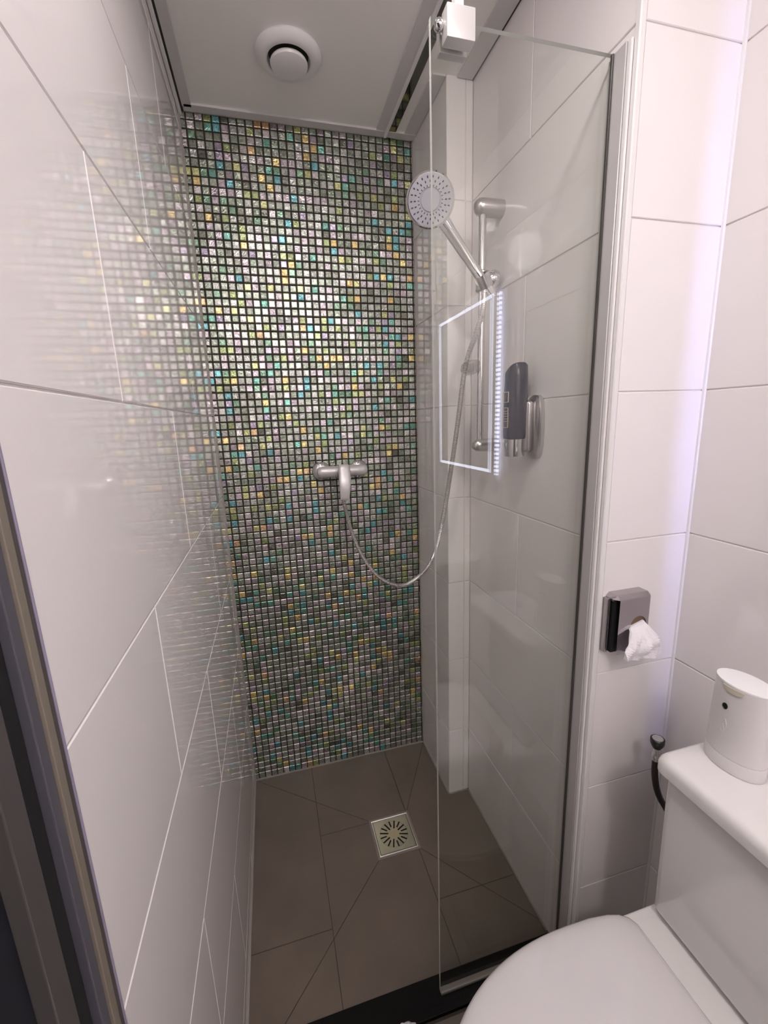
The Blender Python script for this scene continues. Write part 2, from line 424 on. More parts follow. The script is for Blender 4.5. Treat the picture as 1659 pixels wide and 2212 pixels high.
# tiles: joints kept only on the tile outline, the drain opening cut out cleanly
for c in cells:
    if area(c) < 0: c = c[::-1]
    ci = inset(c, .0011)
    if len(ci) < 3: continue
    for piece in minus_hole(ci): floor_tile(piece, 0)
for i, x in enumerate([0, .29, .59, .89]):
    x1 = min(W3, x+.3)
    for y0, y1 in ((-1.30, -.89), (-1.9, -1.30), (-2.5, -1.9), (YB, -2.5)):
        floor_tile([(x, y0), (x1, y0), (x1, y1), (x, y1)], .0012)
struct(link('floor', bm, [M['floor_grout'], M['floor']]), 'taupe tiled shower floor cut to fall toward the drain', 'floor')
bm = BM(); box(bm, 0, W3, -.884, -.806, -.01, .004, .001, 1); box(bm, 0, W3, -.884, -.868, .0, .009, .0015, 2)
struct(link('trim_1', bm, M['threshold']), 'black stone threshold strip under the glass screen', 'threshold')

# ------------------------------------------------------------------ ceiling
bm = BM(); box(bm, -.1, W3+.12, YB-.1, .05, H, H+.08)
struct(link('ceiling', bm, M['ceiling']), 'pale ceiling panels over the shower', 'ceiling')
e = .002
bm = BM()
box(bm, .016, .042, YB, -.030, H-.006, H-e+.003)
box(bm, .021, W, -.040, -.012, H-.006, H-e+.003)
struct(link('trim_2', bm, M['ceiling_trim']), 'grey ceiling edge band around the vent panel', 'trim')
bm = BM(); box(bm, .0005, .010, YB, -.0005, H-.012, H+.001, .002, 2)
struct(link('trim_3', bm, M['white_trim']), 'white bead where left wall meets ceiling', 'trim')
bm = BM(); box(bm, .010, .016, YB, -.001, H-.002, H+.001)
struct(link('trim_4', bm, M['gap_shade']), 'dark strip painted as gap shade along the left ceiling edge', 'trim')
bm = BM(); box(bm, .604, .634, YB, -.040, H-.005, H+.001)
box(bm, .700, W-.002, -A, -.012, H-.005, H+.001)
box(bm, .772, .8175, CY_, -A-.004, H-.005, H+.001)
struct(link('trim_5', bm, M['ceiling_trim']), 'grey band beside the ceiling mirror strip', 'trim')
bm = BM(); box(bm, .634, .6445, YB, -.012, H-.010, H+.001, .002, 2)
struct(link('trim_6', bm, M['white_trim']), 'white bead beside the dark ceiling strip', 'trim')
bm = BM(); box(bm, .6445, .6700, -1.3, -.0005, H-.004, H+.001)
struct(link('trim_7', bm, M['mirror_strip']), 'dark mirror-finish strip running along the ceiling', 'trim')
bm = BM(); box(bm, .8175, W2, CY_, -A-.001, H-.003, H+.001)
struct(link('trim_8', bm, M['gap_shade']), 'dark strip painted as gap shade along the right ceiling edge', 'trim')

# tile corner profile at the pilaster
bm = BM()
prism(bm, [(W2-.0012, CY_+.009), (W2-.0012, CY_+.001), (W2+.001, CY_-.0012), (W2+.0092, CY_-.0012), (W2+.0092, CY_+.003), (W2+.003, CY_+.009)], 0, H, 0)
struct(link('trim_9', bm, M['white_trim']), 'white corner profile at the narrow wall edge', 'trim')
bm = BM(); prism(bm, [(W3-.005, CY_+.0005), (W3-.0035, CY_-.0035), (W3+.0005, CY_-.005), (W3+.0005, CY_+.0005)], 0, H)
struct(link('trim_10', bm, M['white_trim']), 'white sealant line in the toilet corner', 'trim')
bm = BM()
box(bm, .0, W, -.006, .0, 0, .004); box(bm, W-.005, W, -A, 0, 0, .004); box(bm, W, W2, -A-.005, -A, 0, .004); box(bm, 0, .004, -.8, 0, 0, .003); box(bm, W2-.005, W2, -.8, -A, 0, .004)
struct(link('trim_11', bm, M['silicone']), 'grey sealant bead where floor meets shower walls', 'trim')
bm = BM(); box(bm, 0, .0045, -.0055, 0, 0, H); box(bm, W-.004, W, -.004, 0, 0, H)
struct(link('trim_12', bm, M['silicone']), 'sealant in the mosaic wall corners', 'trim')

# ------------------------------------------------------------------ door on the left
door = thing('door_1', 'dark door and stepped metal frame at lower left', 'door', (0, -1.7, 0)); door['kind'] = 'structure'
def strip(name, x0, x1, y0, y1, m, bev=.001, z1=2.1):
    bm = BM(); box(bm, x0, x1, y0, y1, 0, z1, bev, 2); return link(name, bm, m, door)
strip('frame_edge', -.02, .0015, -1.2605, -1.258, M['edge_highlight'], .0006)  # thin strip coloured as the edge's highlight
strip('frame_face', -.02, .0008, -1.268, -1.2605, M['frame1'])
strip('frame_bead', -.02, .0018, -1.2775, -1.268, M['frame2'], .0008)
strip('frame_step', -.02, -.0005, -1.289, -1.2775, M['frame3'])
strip('rubber_seal', -.03, -.006, -1.313, -1.289, M['rubber'], .003)
strip('frame_stop', -.03, -.001, -1.334, -1.313, M['frame1'])
strip('door_leaf', -.06, -.012, -2.17, -1.334, M['navy'])
strip('frame_face', -.02, .001, -2.22, -2.17, M['frame1'])
bm = BM(); box(bm, -.03, .001, -2.22, -1.258, 2.1, 2.14, .001, 2); link('frame_head', bm, M['frame1'], door)
h = link('door_handle', lathe(BM(), (-.012, -2.08, 1.05), (1, 0, 0), [(0, 0), (.024, 0), (.024, .006), (.009, .010), (.009, .028), (.026, .034), (.026, .05), (0, .055)], 24), M['satin'], door, True)

# ------------------------------------------------------------------ ceiling vent
vx, vy = .312, -.272
vent = thing('ceiling_vent', 'round white air extraction valve on the ceiling', 'vent', (vx, vy, H))
link('outer_ring', lathe(BM(), (vx, vy, H), (0, 0, -1), [(.050, 0), (.082, 0), (.084, .004), (.081, .010), (.073, .017), (.063, .020), (.056, .018), (.052, .012), (.050, 0)], 64), M['white_trim'], vent, True)
link('dark_throat', lathe(BM(), (vx, vy, H), (0, 0, -1), [(0, .001), (.053, .001), (.053, .003), (0, .003)], 48), M['gap_shade'], vent)
link('valve_disc', lathe(BM(), (vx, vy, H), (0, 0, -1), [(0, .003), (.012, .003), (.012, .016), (.034, .016), (.046, .019), (.048, .023), (.0465, .028), (.038, .031), (.0, .032)], 64), M['white_trim'], vent, True)

# ------------------------------------------------------------------ glass screen
G = .4762; GT = 2.0534
scr = thing('shower_screen', 'frameless clear glass shower screen with wall profile', 'shower screen', (.65, GY, .004))
bm = BM(); box(bm, G, W2-.001, GY-.004, GY+.004, .012, GT)
for f in bm.faces: f.material_index = 0 if abs(f.normal.y) > .5 else 1
gp = link('glass_pane', bm, [M['glass'], M['glass_edge']], scr)
bm = BM()
box(bm, W2-.008, W2-.0005, GY-.036, GY-.0045, .004, GT-.003, .001, 2)
box(bm, W2-.004, W2-.0005, GY+.0045, GY+.008, .004, GT-.003, .001, 2)
link('wall_profile', bm, M['alu'], scr)
bm = BM(); box(bm, W2-.006, W2-.0005, GY-.046, GY-.0365, .004, GT-.003, .002, 2)
link('cover_profile', bm, M['white_trim'], scr)
bm = BM(); box(bm, W2-.0120, W2-.0082, GY-.010, GY-.0045, .004, GT-.003, .0006, 1)
link('seal_strip', bm, M['dark_seal'], scr)
bm = BM(); box(bm, G+.001, W2-.012, GY-.007, GY+.007, .004, .013, .002, 2)
link('bottom_seal', bm, M['silicone'], scr)
bm = BM(); box(bm, .494, .542, GY-.027, GY-.004, 2.014, 2.058, .002, 2)
box(bm, .494, .542, GY+.004, GY+.018, 2.014, 2.058, .002, 2)
cl_ = link('clamp', bm, M['alu'], scr, True)
bm = BM(); box(bm, .509, .5235, GY-.023, GY-.009, 2.056, H-.010, .001, 2)
link('support_bar', bm, M['white_trim'], scr)
bm = BM(); cyl(bm, (.516, GY-.016, H-.010), (.516, GY-.016, H), .018, 24, .001)
link('ceiling_flange', bm, M['satin'], scr, True)
bm = BM(); lathe(bm, (.494, GY-.008, 2.040), (-1, 0, 0), [(0, 0), (.007, 0), (.009, .003), (.009, .008), (.006, .012), (0, .013)], 20)
link('clamp_knob', bm, M['chrome'], scr, True)

# ------------------------------------------------------------------ mixer on the mosaic
mx = thing('shower_mixer', 'chrome wall mixer tap with lever on the mosaic', 'tap', (.43, 0, 1.265))
for x in (.357, .499):
    fl = link('wall_flange', lathe(BM(), (x, -.001, 1.266), (0, -1, 0), [(0, 0), (.035, 0), (.035, .003), (.031, .009), (.020, .013), (.013, .015), (.013, .03), (0, .03)], 40), M['chrome'], mx, True)
bm = BM()
loft(bm, [[Vector((x, -.052+.020*math.cos(t)*s*.95, 1.266+.0205*math.sin(t)*s)) for t in [2*PI*k/28 for k in range(28)]] for x, s in
     [(.336, .0+.35), (.338, .72), (.344, .93), (.352, 1), (.372, 1), (.400, 1), (.401, .94), (.403, .94), (.404, 1), (.43, 1.02), (.47, 1), (.505, 1), (.513, .93), (.519, .72), (.521, .35)]])
link('mixer_body', bm, M['alu'], mx, True)
bm = BM(); lathe(bm, (.4285, -.062, 1.266), (0, -1, 0), [(0, 0), (.021, 0), (.022, .01), (.021, .022), (.015, .028), (0, .03)], 32)
link('cartridge_cap', bm, M['satin'], mx, True)
def lever_ring(t):
    z = 1.290-.118*t; y = -.092-.018*math.sin(t*PI*.75)-.014*t; w = .0205+.003*t-.013*max(0, t-.45); th = .010-.005*t; x = .4285-.0075*t
    return [Vector((x+w*math.copysign(abs(math.cos(a))**.55, math.cos(a)), y+th*math.copysign(abs(math.sin(a))**.7, math.sin(a)), z)) for a in [2*PI*k/24 for k in range(24)]]
bm = BM(); loft(bm, [[v.lerp(sum(lever_ring(0), Vector())/24, .4)+Vector((0, 0, .004)) for v in lever_ring(0)]]+[lever_ring(t/12) for t in range(13)]+[[v.lerp(sum(lever_ring(1), Vector())/24, .5)-Vector((0, 0, .003)) for v in lever_ring(1)]])
link('lever_handle', bm, M['alu'], mx, True)
bm = BM(); cyl(bm, (.4215, -.074, 1.250), (.4215, -.074, 1.180), .0085, 20, .001); lathe(bm, (.4215, -.074, 1.184), (0, 0, -1), [(0, 0), (.010, 0), (.010, .012), (.0075, .016), (0, .016)], 12)
link('hose_outlet', bm, M['chrome'], mx, True)

# ------------------------------------------------------------------ hose
hp = [(.4215, -.074, 1.172), (.4255, -.078, 1.14), (.4444, -.09, 1.0412), (.4753, -.13, 0.951), (.5215, -.18, 0.8853), (.5845, -.23, 0.8652), (.6373, -.28, 0.9108), (.6738, -.32, 0.9858),
      (.6873, -.37, 1.1155), (.702, -.41, 1.2957), (.7154, -.432, 1.4451), (.727, -.452, 1.5834), (.744, -.478, 1.66), (.754, -.497, 1.715), (.757, -.500, 1.766)]
pts = catmull(hp, .0011)
hose = link('shower_hose', tube(BM(), pts, lambda i, n: .0072 if (i % 4) in (0, 1) else .0060, 12), M['satin'], None, False)
tag(hose, 'long ribbed metal hose looping from mixer to hand shower', 'hose')

# ------------------------------------------------------------------ riser rail
RX, RY = .767, -.466
rail = thing('shower_riser_rail', 'chrome vertical shower rail fixed to the tiled wall', 'shower rail', (W2, RY, 1.36))
for z in (1.975, 1.362):
    r0 = .0215 if z > 1.9 else .019
    link('rail_bracket', lathe(BM(), (W2, RY+(.01 if z < 1.9 else 0)*0, z), (-1, 0, 0), [(0, 0), (r0, 0), (r0, .058), (r0-.002, .068), (r0-.007, .075), (r0*.4, .0785), (0, .079)], 32), M['satin'], rail, True)
bm = BM(); cyl(bm, (RX, RY, 1.362), (RX, RY, 1.972), .0098, 24); link('rail_tube', bm, M['chrome'], rail, True)
# slider with knob and handset holder
bm = BM()
lathe(bm, (RX+.006, RY, 1.797), (1, .0, .28), [(0, -.012), (.014, -.012), (.016, -.006), (.016, .012), (.019, .016), (.022, .024), (.0225, .036), (.020, .041), (0, .043)], 32)
link('slider_knob', bm, M['chrome'], rail, True)
bm = BM(); cyl(bm, (RX, RY, 1.772), (RX, RY, 1.824), .0165, 28, .003)
lathe(bm, (RX-.012, RY-.02, 1.791), (-.55, -.8, .05), [(0, -.01), (.012, -.01), (.014, 0), (.014, .012), (0, .013)], 24)
link('slider_body', bm, M['satin'], rail, True)
bm = BM(); hd = Vector((-.55, -.22, .80)).normalized(); hc = Vector((RX-.012, RY-.036, 1.790))
lathe(bm, hc-hd*.018, hd, [(.0125, 0), (.0175, 0), (.0195, .034), (.0145, .034), (.0125, 0)], 28)
link('handset_cup', bm, M['chrome'], rail, True)
bm = BM()
lathe(bm, (.738, -.462, 1.562), (.05, .2, 1), [(.010, 0), (.022, .002), (.030, .014), (.028, .026), (.016, .031), (.010, .031), (.010, 0)], 28, 1.35, .8)
link('clear_hose_clip', bm, M['clear'], rail, True)['label'] = 'clear plastic hose clip'

# ------------------------------------------------------------------ hand shower
HC = Vector((.600, -.522, 1.953))                      # centre of the spray face
fn = Vector((-.30, -.86, -.36)).normalized()           # direction the face looks
hs = thing('hand_shower', 'chrome hand shower with round grey spray face', 'shower head', tuple(HC))
bm = BM(); lathe(bm, HC, -fn, [(0, 0), (.0545, 0), (.058, .003), (.0585, .008), (.054, .018), (.040, .028), (.022, .034), (0, .036)], 56)
link('head_shell', bm, M['chrome'], hs, True)
fc = link('spray_face', lathe(BM(), HC, fn, [(0, .0005), (.053, .0005), (.0525, .0025), (.026, .0035), (.0255, .0015), (.0225, .0015), (.022, .004), (0, .0045)], 56), M['headface'], hs, True)
u, v, _ = frame_axes(fn); bm = BM()
for R_, nn, r0 in ((.0455, 22, .0017), (.037, 20, .0017), (.0285, 24, .0014)):
    for k in range(nn):
        a = 2*PI*k/nn; c = HC+u*(R_*math.cos(a))+v*(R_*math.sin(a)); d = (u*math.cos(a)+v*math.sin(a))
        rr = bmesh.ops.create_icosphere(bm, subdivisions=1, radius=r0)
        bmesh.ops.translate(bm, verts=rr['verts'], vec=c+fn*.0028)
        for q in rr['verts']:
            w_ = q.co-c; q.co += d*(w_.dot(d)*.9)
link('spray_nozzles', bm, M['nozzle'], fc)
p0 = HC-fn*.017; p1 = hc+Vector((0, 0, -.006))
dirh = (p1-p0).normalized(); p0 = p0+dirh*.036
side = dirh.cross(fn).normalized(); nb = dirh.cross(side).normalized()
rings = []
for i in range(19):
    t = i/18; c = p0.lerp(p1, t)+(-fn)*(.012*math.sin(PI*t)); wd = .0165-.004*t-.001*math.sin(PI*t); dp = .0115-.0005*t
    rings.append([c+side*(wd*math.cos(a))+nb*(dp*math.sin(a)) for a in [2*PI*k/20 for k in range(20)]])
end = p1+dirh*.026
rings.append([end+side*(.0105*math.cos(a))+nb*(.0105*math.sin(a)) for a in [2*PI*k/20 for k in range(20)]])
bm = BM(); loft(bm, rings); link('handle', bm, M['chrome'], hs, True)
# grey insert along the handle
rings = []
for i in range(15):
    t = i/14; q = .04+t*.8; c = p0.lerp(p1, q)+(-fn)*(.012*math.sin(PI*q))-nb*0; s = .006*math.sin(PI*min(1, max(.0, t)))**.5+.0008
    off = fn*(.0108-.0005*q)
    rings.append([c+off+side*(s*math.cos(a))+fn*(.002*math.sin(a)) for a in [2*PI*k/12 for k in range(12)]])
bm = BM(); loft(bm, rings); link('handle_grip', bm, M['satin'], hs, True)
link('hose_nut', cyl(BM(), end-dirh*.001, end+dirh*.018, .0105, 12, .001), M['chrome'], hs, True)

# ------------------------------------------------------------------ soap dispenser
sx, sy = .778, -.630
sd = thing('soap_dispenser', 'black wall-mounted shampoo dispenser with chrome base', 'soap dispenser', (W2, sy, 1.33))
bm = BM()
pl = []
for k in range(24):
    a = 2*PI*k/24; pl.append((math.copysign(abs(math.cos(a))**.6, math.cos(a))*.036, math.copysign(abs(math.sin(a))**.6, math.sin(a))))
R_ = []
for x, s in ((W2, 1), (W2-.010, 1), (W2-.013, .93)):
    R_.append([Vector((x, sy-.024+p[0]*s, 1.405+(p[1]*.085 if p[1] > 0 else p[1]*.072)*s)) for p in pl])
loft(bm, R_)
hb = link('wall_plate', bm, M['satin'], sd, True)
bm = BM(); box(bm, sx+.012, W2-.012, sy-.034, sy+.018, 1.350, 1.478, .010, 4)
link('holder', bm, M['steel'], sd, True)
def oval(cx, cy, rx, ry, z, n=36, dz=None):
    out = []
    for k in range(n):
        a = 2*PI*k/n; x = rx*math.copysign(abs(math.cos(a))**.8, math.cos(a)); y = ry*math.copysign(abs(math.sin(a))**.8, math.sin(a))
        out.append(Vector((cx+x, cy+y, z+(dz(x, y) if dz else 0))))
    return out
slant = lambda x, y: -.016*((y+.03)/.06)**2-.012*(y/.03+1)*.5
bm = BM(); loft(bm, [oval(sx, sy, .024, .028, 1.385), oval(sx, sy, .026, .030, 1.389), oval(sx, sy, .026, .030, 1.47), oval(sx, sy, .025, .029, 1.535, dz=slant), oval(sx, sy, .024, .028, 1.562, dz=slant), oval(sx, sy, .020, .024, 1.568, dz=slant), oval(sx, sy, .010, .012, 1.573, dz=slant)])
bt = link('bottle', bm, M['bottle'], sd, True)
bm = BM(); loft(bm, [oval(sx, sy, .021, .024, 1.341), oval(sx, sy, .022, .025, 1.343), oval(sx, sy, .023, .027, 1.384)])
link('pump_base', bm, M['chrome'], sd, True)
bm = BM()
def rect_frame(y0, y1, z0, z1, w=.0014):
    x = sx-.0262
    for (a, b, c, d) in ((y0, y1, z0, z0+w), (y0, y1, z1-w, z1), (y0, y0+w, z0, z1), (y1-w, y1, z0, z1)):
        box(bm, x-.0006, x+.004, a, b, c, d)
rect_frame(sy-.010, sy+.015, 1.474, 1.500); rect_frame(sy-.010, sy+.015, 1.413, 1.462)
link('gold_label_frame', bm, M['gold'], bt)
# tiny lettering rows inside the label frames
bm = BM()
for z in (1.452, 1.446, 1.440, 1.434, 1.428):
    y = sy+.010
    while y > sy-.010:
        w = random.uniform(.0015, .004); box(bm, sx-.0268, sx-.025, y-w, y, z, z+.0018); y -= w+.0012
link('label_text', bm, M['capgrey'], bt)

# ------------------------------------------------------------------ drain
dr = thing('floor_drain', 'square steel shower drain with radial slots', 'drain', ((DX0+DX1)/2, (DY0+DY1)/2, 0))
dc = Vector(((DX0+DX1)/2, (DY0+DY1)/2, 0)); hw = (DX1-DX0)/2
bm = BM(); o1, o2 = hw, hw-.0045
for (a, b, c, d) in ((-o1, o1, -o1, -o2), (-o1, o1, o2, o1), (-o1, -o2, -o2, o2), (o2, o1, -o2, o2)):
    box(bm, dc.x+a, dc.x+b, dc.y+c, dc.y+d, -.004, .0032, .0006, 1)
link('drain_frame', bm, M['bright'], dr)
bm = BM(); o3 = hw+.007
for (a, b, c, d) in ((-o3, o3, -o3, -o1), (-o3, o3, o1, o3), (-o3, -o1, -o1, o1), (o1, o3, -o1, o1)):
    box(bm, dc.x+a, dc.x+b, dc.y+c, dc.y+d, -.003, .0015, .0004, 1)
link('drain_sealant', bm, mat('drain_sealant', (.26, .21, .18), .6), dr)
# slotted plate: build a ring of sectors leaving radial slots open
bm = BM(); nS = 16; z1 = .0022; z0_ = .0008
def P3(r, a, z): return bm.verts.new((dc.x+r*math.cos(a), dc.y+r*math.sin(a), z))
o4 = o2-.0015
def sqr(a):
    c, s = abs(math.cos(a)), abs(math.sin(a)); return o4/max(c, s)
rin, rmid, rout = .020, .049, .0515
for k in range(nS):
    a = 2*PI*(k+.25)/nS; an = 2*PI*(k+1.25)/nS; ri = .020 if k % 2 else .027; ro = .050 if k % 2 else .049
    hs_ = .0026
    # solid sector between slot k and slot k+1
    ri2 = .020 if (k+1) % 2 else .027; 
    va = [(ri, a+hs_/ri), (.050, a+hs_/.050)]; vb = [(ri2, an-hs_/ri2), (.050, an-hs_/.050)]
    q = [P3(va[0][0], va[0][1], z1), P3(va[1][0], va[1][1], z1), P3(vb[1][0], vb[1][1], z1), P3(vb[0][0], vb[0][1], z1)]
    bm.faces.new(q)
    q = [P3(0, 0, z1), P3(va[0][0], va[0][1], z1), P3(vb[0][0], vb[0][1], z1)]; bm.faces.new(q)
    q = [P3(0, 0, z1), P3(ri, a-hs_/ri, z1), P3(ri, a+hs_/ri, z1)]; bm.faces.new(q)
# outer field from the slot circle to the square
N_ = 128
for k in range(N_):
    a, b = 2*PI*k/N_, 2*PI*(k+1)/N_
    bm.faces.new([P3(.050, a, z1), P3(sqr(a), a, z1), P3(sqr(b), b, z1), P3(.050, b, z1)])
bmesh.ops.remove_doubles(bm, verts=bm.verts, dist=1e-6)
link('slotted_plate', bm, mat('drain_plate', (.66, .60, .50), .2, 1, bump=.04, bscale=45), dr)
bm = BM(); box(bm, DX0, DX1, DY0, DY1, -.0019, -.0005); link('dark_well', bm, M['rubber'], dr)

# ------------------------------------------------------------------ hygiene bag dispenser
bx0, bx1, bz0, bz1, by0, by1 = .8405, .9345, .936, 1.068, CY_-.0325, CY_-.0005
bd = thing('bag_dispenser', 'polished steel hygiene bag dispenser on narrow wall', 'dispenser', ((bx0+bx1)/2, CY_, bz0))
HZ = (.9005, .998, .020)     # opening centre x, z, radius
bm = BM(); ch = .0085
fx0, fx1, fz1 = bx0+.000, bx1-ch, bz1-ch
# chamfered shell, front face with a round hole
n = 40; hole_v = [bm.verts.new((HZ[0]+HZ[2]*math.cos(2*PI*k/n), by0, HZ[1]+HZ[2]*1.0*math.sin(2*PI*k/n))) for k in range(n)]
def sq(a):
    c, s = math.cos(a), math.sin(a); cand = []
    if c > 1e-6: cand.append((bx1-ch-HZ[0])/c)
    if c < -1e-6: cand.append((bx0+ch-HZ[0])/c)
    if s > 1e-6: cand.append((bz1-ch-HZ[1])/s)
    if s < -1e-6: cand.append((bz0-HZ[1])/s)
    t = min(cand); return (HZ[0]+c*t, by0, HZ[1]+s*t)
angs = [2*PI*k/n for k in range(n)]
cor = [math.atan2(z-HZ[1], x-HZ[0]) % (2*PI) for x in (bx0+ch, bx1-ch) for z in (bz0, bz1-ch)]
for c_ in cor:
    i_ = min(range(n), key=lambda i: abs(((angs[i]-c_+PI) % (2*PI))-PI)); angs[i_] = c_
out_v = [bm.verts.new(sq(a)) for a in angs]
for k in range(n): bm.faces.new((hole_v[k], hole_v[(k+1) % n], out_v[(k+1) % n], out_v[k]))
back_v = [bm.verts.new(v.co+Vector((0, .0012, 0))) for v in hole_v]
for k in range(n): bm.faces.new((hole_v[(k+1) % n], hole_v[k], back_v[k], back_v[(k+1) % n]))
def quad(*p): bm.faces.new([bm.verts.new(q) for q in p])
yc = by0+ch
quad((bx0+ch, by0, bz1-ch), (bx1-ch, by0, bz1-ch), (bx1-ch, yc, bz1), (bx0+ch, yc, bz1))
quad((bx1-ch, by0, bz0), (bx1, yc, bz0), (bx1, yc, bz1-ch), (bx1-ch, by0, bz1-ch))
quad((bx1-ch, by0, bz1-ch), (bx1, yc, bz1-ch), (bx1-ch, yc, bz1))
quad((bx1, yc, bz0), (bx1, by1, bz0), (bx1, by1, bz1-ch), (bx1, yc, bz1-ch))
quad((bx1-ch, yc, bz1), (bx1, yc, bz1-ch), (bx1, by1, bz1-ch), (bx1-ch, by1, bz1))
quad((bx0+ch, yc, bz1), (bx1-ch, yc, bz1), (bx1-ch, by1, bz1), (bx0+ch, by1, bz1))
quad((bx0+ch, by0, bz1-ch), (bx0+ch, yc, bz1), (bx0, yc, bz1-ch))
quad((bx0, yc, bz1-ch), (bx0+ch, yc, bz1), (bx0+ch, by1, bz1), (bx0, by1, bz1-ch))
ys_ = by0+.0175
quad((bx0, ys_, bz0), (bx0, ys_, bz1-ch), (bx0, by1, bz1-ch), (bx0, by1, bz0))
quad((bx0, ys_, bz1-ch-.004), (bx0, yc, bz1-ch-.004), (bx0, yc, bz1-ch), (bx0, ys_, bz1-ch))
bmesh.ops.recalc_face_normals(bm, faces=bm.faces)
link('steel_cover', bm, mat('polished_steel', (.47, .44, .46), .14, 1), bd)
bm = BM(); box(bm, bx0+.003, bx1-.003, yc+.002, by1, bz0+.002, bz1-ch-.002); link('dark_interior', bm, M['rubber'], bd)
bm = BM(); box(bm, HZ[0]-.024, HZ[0]+.024, by0+.003, by0+.004, HZ[1]-.03, HZ[1]+.024); link('cardboard_insert', bm, M['inside'], bd)
bm = BM(); box(bm, bx0-.006, bx0, ys_+.001, by1, bz0-.001, bz1-ch-.001, .0012, 2)
link('side_flange', bm, M['steel'], bd)
# bag
ncol, nrow = 13, 15
def bagpt(s, t, layer):
    hx = .016+.031*min(1, t*1.4); cx_ = HZ[0]-.004+(.002)*t
    x = cx_+(s-.5)*2*hx*(1.0 if layer else 1.0)
    z = HZ[1]-.001-.068*t*(1-.10*(2*abs(s-.55))**2)+.010*(1-t)*s
    y = by0-.001-.020*math.sin(min(1, t*1.4)*PI*.55)-.012*(1-abs(2*s-1))*math.sin(PI*min(1, t*1.15))
    y += .0075*abs(math.sin(2.6*s*PI+3.2*t+1.1*layer))*min(1, t*3)-.005*abs(math.sin(5*t+3*s))*min(1, t*2)
    if t < .12: y = by0+.002-(t/.12)*.004
    return Vector((x, y+(-.0035 if layer == 0 else .001), z))
bm = BM()
g0 = [[bm.verts.new(bagpt(i/(ncol-1), j/(nrow-1), 0)) for i in range(ncol)] for j in range(nrow)]
g1 = [[bm.verts.new(bagpt(i/(ncol-1), j/(nrow-1), 1)) for i in range(ncol)] for j in range(nrow)]
for j in range(nrow-1):
    for i in range(ncol-1):
        bm.faces.new((g0[j][i], g0[j+1][i], g0[j+1][i+1], g0[j][i+1])); bm.faces.new((g1[j][i], g1[j][i+1], g1[j+1][i+1], g1[j+1][i]))
for j in range(nrow-1):
    bm.faces.new((g0[j][0], g1[j][0], g1[j+1][0], g0[j+1][0])); bm.faces.new((g0[j][-1], g0[j+1][-1], g1[j+1][-1], g1[j][-1]))
for i in range(ncol-1):
    bm.faces.new((g0[0][i], g0[0][i+1], g1[0][i+1], g1[0][i])); bm.faces.new((g0[-1][i], g1[-1][i], g1[-1][i+1], g0[-1][i+1]))
tag(link('hygiene_bag', bm, M['paper']), 'white crinkled hygiene bag hanging out of the steel dispenser', 'bag')

# ------------------------------------------------------------------ toilet
ty = -1.247
tl = thing('toilet', 'white close-coupled toilet with closed lid and tall cistern', 'toilet', (.75, ty, 0))
bm = BM(); box(bm, .851, W3-.002, ty-.182, ty+.182, .440, .764, .020, 5)
# slight taper toward the base
for v_ in bm.verts:
    t = (v_.co.z-.436)/.33; v_.co.y = ty+(v_.co.y-ty)*(.985+.015*t)
link('cistern', bm, M['ceramic'], tl, True)
def rrect(x0, x1, y0, y1, r, n=8):
    p = []
    for cx_, cy_, a0 in ((x1-r, y1-r, 0), (x0+r, y1-r, PI/2), (x0+r, y0+r, PI), (x1-r, y0+r, 3*PI/2)):
        for k in range(n+1):
            a = a0+PI/2*k/n; p.append((cx_+r*math.cos(a), cy_+r*math.sin(a)))
    return p
bm = BM(); lo = rrect(.836, W3-.001, ty-.196, ty+.196, .024)
def shr(p, e_): cx_ = sum(q[0] for q in p)/len(p); cy_ = sum(q[1] for q in p)/len(p); return [(x+(-e_ if x > cx_ else e_)*min(1, abs(x-cx_)/.06), y+(-e_ if y > cy_ else e_)*min(1, abs(y-cy_)/.1)) for x, y in p]
rg = [[Vector((x, y, z)) for x, y in shr(lo, e_)] for e_, z in ((.004, .768), (.0, .771), (.0, .786), (.002, .793), (.006, .798), (.012, .8005), (.03, .802))]
loft(bm, rg); lid = link('cistern_lid', bm, M['ceramic'], tl, True)
bm = BM(); lathe(bm, (.955, ty-.06, .801), (0, 0, 1), [(0, 0), (.022, 0), (.022, .002), (.018, .0045), (0, .005)], 32); link('flush_button', bm, M['chrome'], tl, True)
def dshape(xb, xt, hwid, n=48, r=.03):
    """closed outline: straight back at xb, rounded tip at xt (xt<xb)"""
    pts_ = []; xm = xb-.135
    for k in range(n+1):
        a = -PI/2+PI*k/n
        pts_.append((xm-(xm-xt)*math.cos(a)**.86 if math.cos(a) > 0 else xm, ty+hwid*math.sin(a)))
    # toward the back, slight taper with rounded corners
    back = [(xb-.085, ty+hwid*.992), (xb-.045, ty+hwid*.965), (xb-.022, ty+hwid*.93), (xb-.008, ty+hwid*.88), (xb, ty+hwid*.80)]
    pts_ += back; pts_ += [(xb, ty+hwid*.4), (xb, ty-hwid*.4)]+[(x, 2*ty-y) for x, y in back[::-1]]
    return pts_
def scaled(p, s, cx_=.6, cy_=ty): return [(cx_+(x-cx_)*s, cy_+(y-cy_)*s) for x, y in p]
D = dshape(.790, .335, .186)
bm = BM(); rg = []
for s, z in ((.975, .446), (.995, .448), (1.0, .453), (1.0, .458), (.992, .4635), (.97, .4675), (.93, .4705), (.85, .4735), (.7, .4765), (.5, .479), (.3, .4805), (.12, .481)):
    rg.append([Vector((x, y, z)) for x, y in scaled(D, s)])
loft(bm, rg); link('seat_lid', bm, M['seat'], tl, True)
bm = BM(); rg = [[Vector((x, y, z)) for x, y in scaled(D, s)] for s, z in ((.965, .4358), (.985, .438), (.985, .444), (.97, .446))]
loft(bm, rg); link('seat', bm, M['seat'], tl, True)
bm = BM(); rg = []
